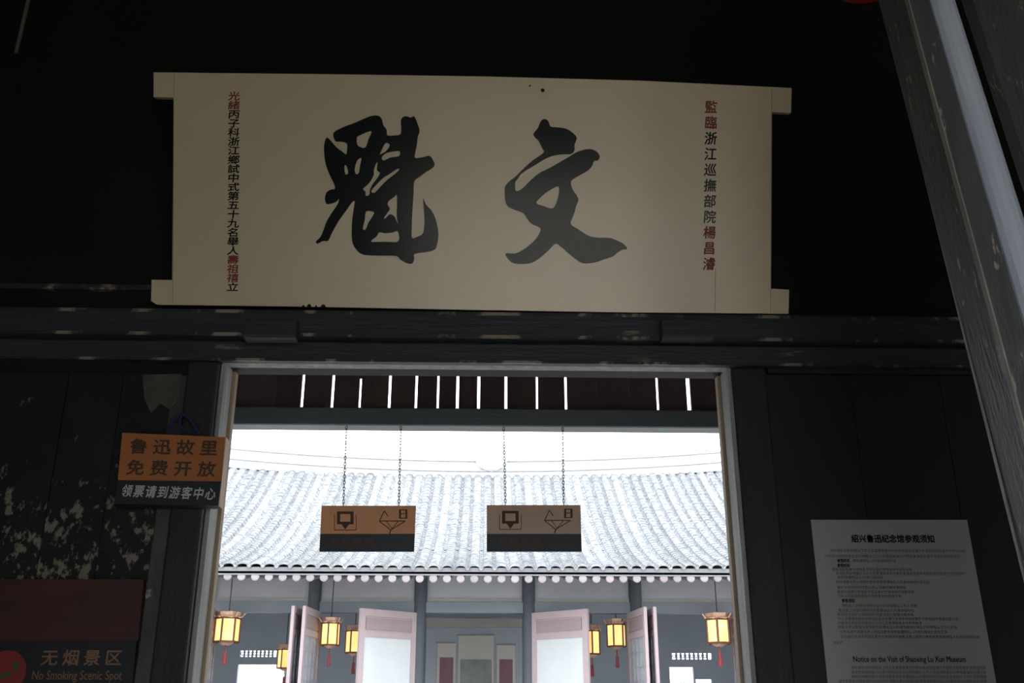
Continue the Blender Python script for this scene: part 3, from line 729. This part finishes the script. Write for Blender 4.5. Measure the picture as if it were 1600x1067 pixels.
for py, a, b in rows:
    n = max(3, int((b - a)/5.2)); s = ''.join(src[(int(py)*7 + k) % len(src)] for k in range(n))
    put_line(mb, NP, s, a, b, py, 5.4)
mb.build('text_lines', M['greyink'], root, kind='stuff')

# the two signs hanging on chains in the porch
def hanging_sign(quad, split, chains, label, omat, yaw):
    Y = YT - .02
    pl = Plane(at((quad[0][0]+quad[1][0])/2, quad[0][1], Y), (yaw, -1, 0))
    root = empty('hanging_sign', pl.hit((quad[2][0]+quad[3][0])/2, quad[2][1]), label, 'sign', 'chain-hung signs in the porch')
    (ax, ay), (bx_, by), (cx, cy), (dx, dy) = quad
    k = (split - ay)/(dy - ay); m1 = (ax + (dx - ax)*k, ay + (dy - ay)*k); m2 = (bx_ + (cx - bx_)*k, by + (cy - by)*k)
    board_px(root, pl, [(ax, ay), (bx_, by), m2, m1], .018, 'orange_board', omat)
    board_px(root, pl, [m1, m2, (cx, cy), (dx, dy)], .018, 'black_board', M['porchblack'])
    mb = MB()
    def q(x, y): return pl.hit(ax + x, ay + y, .0012)
    def bar(x0, y0, x1, y1): mb.add([q(x0, y0), q(x1, y0), q(x1, y1), q(x0, y1)], [(0, 1, 2, 3)])
    def ln(x0, y0, x1, y1, w=1.4):
        d = Vector((x1-x0, y1-y0)).normalized(); n = Vector((-d.y, d.x))*w/2
        mb.add([q(x0+n.x, y0+n.y), q(x1+n.x, y1+n.y), q(x1-n.x, y1-n.y), q(x0-n.x, y0-n.y)], [(0, 1, 2, 3)])
    # screen symbol
    bar(24, 9, 50, 13); bar(24, 25, 50, 29); bar(24, 13, 29, 25); bar(45, 13, 50, 25)
    mb.add([q(31, 29), q(43, 29), q(37, 37)], [(0, 1, 2)]); ln(20, 38, 54, 38, 1.2); ln(20, 14, 20, 38, 1.0); ln(54, 14, 54, 38, 1.0)
    # pointing triangle symbol with two small figures
    ln(90, 24, 131, 24); ln(90, 24, 108, 38); ln(131, 24, 108, 38); ln(108, 38, 106, 44, 2)
    ln(98, 8, 91, 23); ln(98, 8, 104, 17); ln(101, 24, 110, 36, 1); ln(120, 24, 110, 36, 1)
    bar(121, 6, 124, 20); bar(131, 6, 134, 20); ln(121, 12.5, 134, 12.5); ln(121, 19.5, 134, 19.5); ln(121, 6.5, 134, 6.5)
    mb.build('symbol', M['darkprint'], root, kind='stuff')
    mt = MB()
    chars(pl, '参观路线', lambda i: (dx + 24 + i*18, dy - 15), 15, 15, M['brownprint'], root, .02)
    put_line(mt, pl, 'Visit Route', dx + 95, dx + 136, dy - 14, 13)
    mt.build('lettering', M['brownprint'], root)
    for px0, px1, py0 in chains:
        top = at(px0, py0, YT - .02); top = Vector((top.x, YT - .02, zl0 - .004)); b = pl.hit(px1, ay); b.y = YT - .02 + .009
        n = 26; ch = MB()
        for i in range(n):
            c = top.lerp(b, (i + .5)/n); L_ = (top - b).length/n
            ch.torus(c, .0055, .0019, (1, 0, 0) if i % 2 else (0, 1, 0), 8, 4, stretch=L_*.72/.0055, long=(0, 0, 1))
        ch.build('chain', M['chain'], root)
hanging_sign([(502.5, 790), (650, 790), (647, 861.5), (499, 861.5)], 834, [(540, 536, 690), (625.5, 623, 690)],
             'bright orange sign on two chains, left one of the porch pair', M['orange'], .02)
hanging_sign([(760.5, 789), (907, 789), (909, 861.5), (760.5, 861.5)], 834, [(787, 790, 690), (879.5, 881, 690)],
             'orange sign on two chains with a reflection wash put into its colour, right one of the porch pair', M['orange2'], .0)

# ------------------------------------------------------------------ leaning gate post and leaf at the right edge
YP = 1.6
def strip(fa, fb, y0, y1, name, mt, parent, ya=-160, yb=1900, bevel=.003):
    """a long timber between two slanted lines x = f(y)"""
    a0, a1, b0, b1 = at(fa(ya), ya, y0), at(fa(yb), yb, y0), at(fb(ya), ya, y0), at(fb(yb), yb, y0)
    def cut(p, q): t = (0.0 - p.z)/(q.z - p.z); return p + (q - p)*t
    A, B = cut(a0, a1), cut(b0, b1)
    ztop_ = 3.3
    def up(p, q): t = (ztop_ - p.z)/(q.z - p.z); return p + (q - p)*t
    A2, B2 = up(a0, a1), up(b0, b1); dy = Vector((0, y1 - y0, 0))
    return MB().hexa([A, B, B + dy, A + dy, A2, B2, B2 + dy, A2 + dy]).build(name, mt, parent, bevel=bevel)
S = .247
L0 = lambda y: 1377 + .2475*y
L0b = lambda y: 1379.5 + .2475*y
L2 = lambda y: 1419 + .270*y
L2b = lambda y: 1421 + .2715*y
L3 = lambda y: 1453 + .290*y
L4 = lambda y: 1494 + .315*y
L5 = lambda y: 1520 + .33*y
L6 = lambda y: 1760 + .36*y
gp = empty('gate_post', (at(1700, 1300, YP).x, YP, 0), 'scuffed dark moulded timber post leaning at the right edge', 'post')
strip(L2, L3, YP, YP + .112, 'face_board', M['gatepost'], gp)
strip(L0, L0b, YP + .108, YP + .113, 'rubbed_corner', M['edgeline'], gp, bevel=0)
strip(L2, L2b, YP - .0015, YP + .012, 'rubbed_corner', M['edgeline'], gp, bevel=0)
# rounded bead, coloured with its own sky highlight
mb = MB(); n = 8
def pt(f, z):
    a, b = at(f(0), 0, YP), at(f(900), 900, YP); t = (z - a.z)/(b.z - a.z); return a + (b - a)*t
rows_ = []
for z in (0, 3.3):
    a, b = pt(L3, z), pt(L4, z); c = (a + b)/2; r = (b - a).length/2
    rows_.append([c + Vector((-math.cos(math.pi*i/n)*r, -math.sin(math.pi*i/n)*r*.9 + .01, 0)) for i in range(n + 1)] + [b + Vector((0, .09, 0)), a + Vector((0, .09, 0))])
m_ = len(rows_[0])
mb.add(rows_[0] + rows_[1], [(i, (i+1) % m_, m_ + (i+1) % m_, m_ + i) for i in range(m_)] + [tuple(range(m_)), tuple(range(m_, 2*m_))])
mb.build('rounded_bead', M['bead'], gp, smooth=False)
gl = empty('gate_leaf', (at(1800, 1300, YP + .2).x, YP + .2, 0), 'dark plank gate leaf behind the leaning post at the far right', 'gate')
strip(L5, lambda y: 1640 + .345*y, YP + .14, YP + .18, 'plank', M['gatepost'], gl)
strip(lambda y: 1643 + .345*y, L6, YP + .14, YP + .18, 'plank', M['gatepost'], gl)

# red lantern, only its bottom reaches into the frame
rc = at(1355, -58, 2.3)
rl = empty('red_lantern', (rc.x, 2.3, rc.z - .13), 'red silk lantern whose bottom dips in beside the leaning post', 'lantern')
MB().lathe((rc.x, 2.3, rc.z), [(.03, -.10), (.07, -.088), (.11, -.055), (.128, 0), (.11, .055), (.07, .088), (.03, .10)], 20).build('body', M['redlamp'], rl, smooth=True)
MB().lathe((rc.x, 2.3, rc.z), [(.034, .095), (.036, .12), (0, .12)], 14).build('top_rim', M['gold'], rl)
MB().tube((rc.x, 2.3, rc.z + .12), (rc.x, 2.3, ZC), .004, n=6).build('hanger', M['dark'], rl)
# thin rod hanging in the top left corner
a, b = at(46, -6, D - .25), at(25, 82, D - .25)
d = (a - b).normalized(); top = b + d*((ZC - b.z)/d.z)
MB().tube(b, top, .007, n=8).build('hanging_rod', M['rod'], None, 'thin pale rod hanging in the dark top left corner', 'rod')
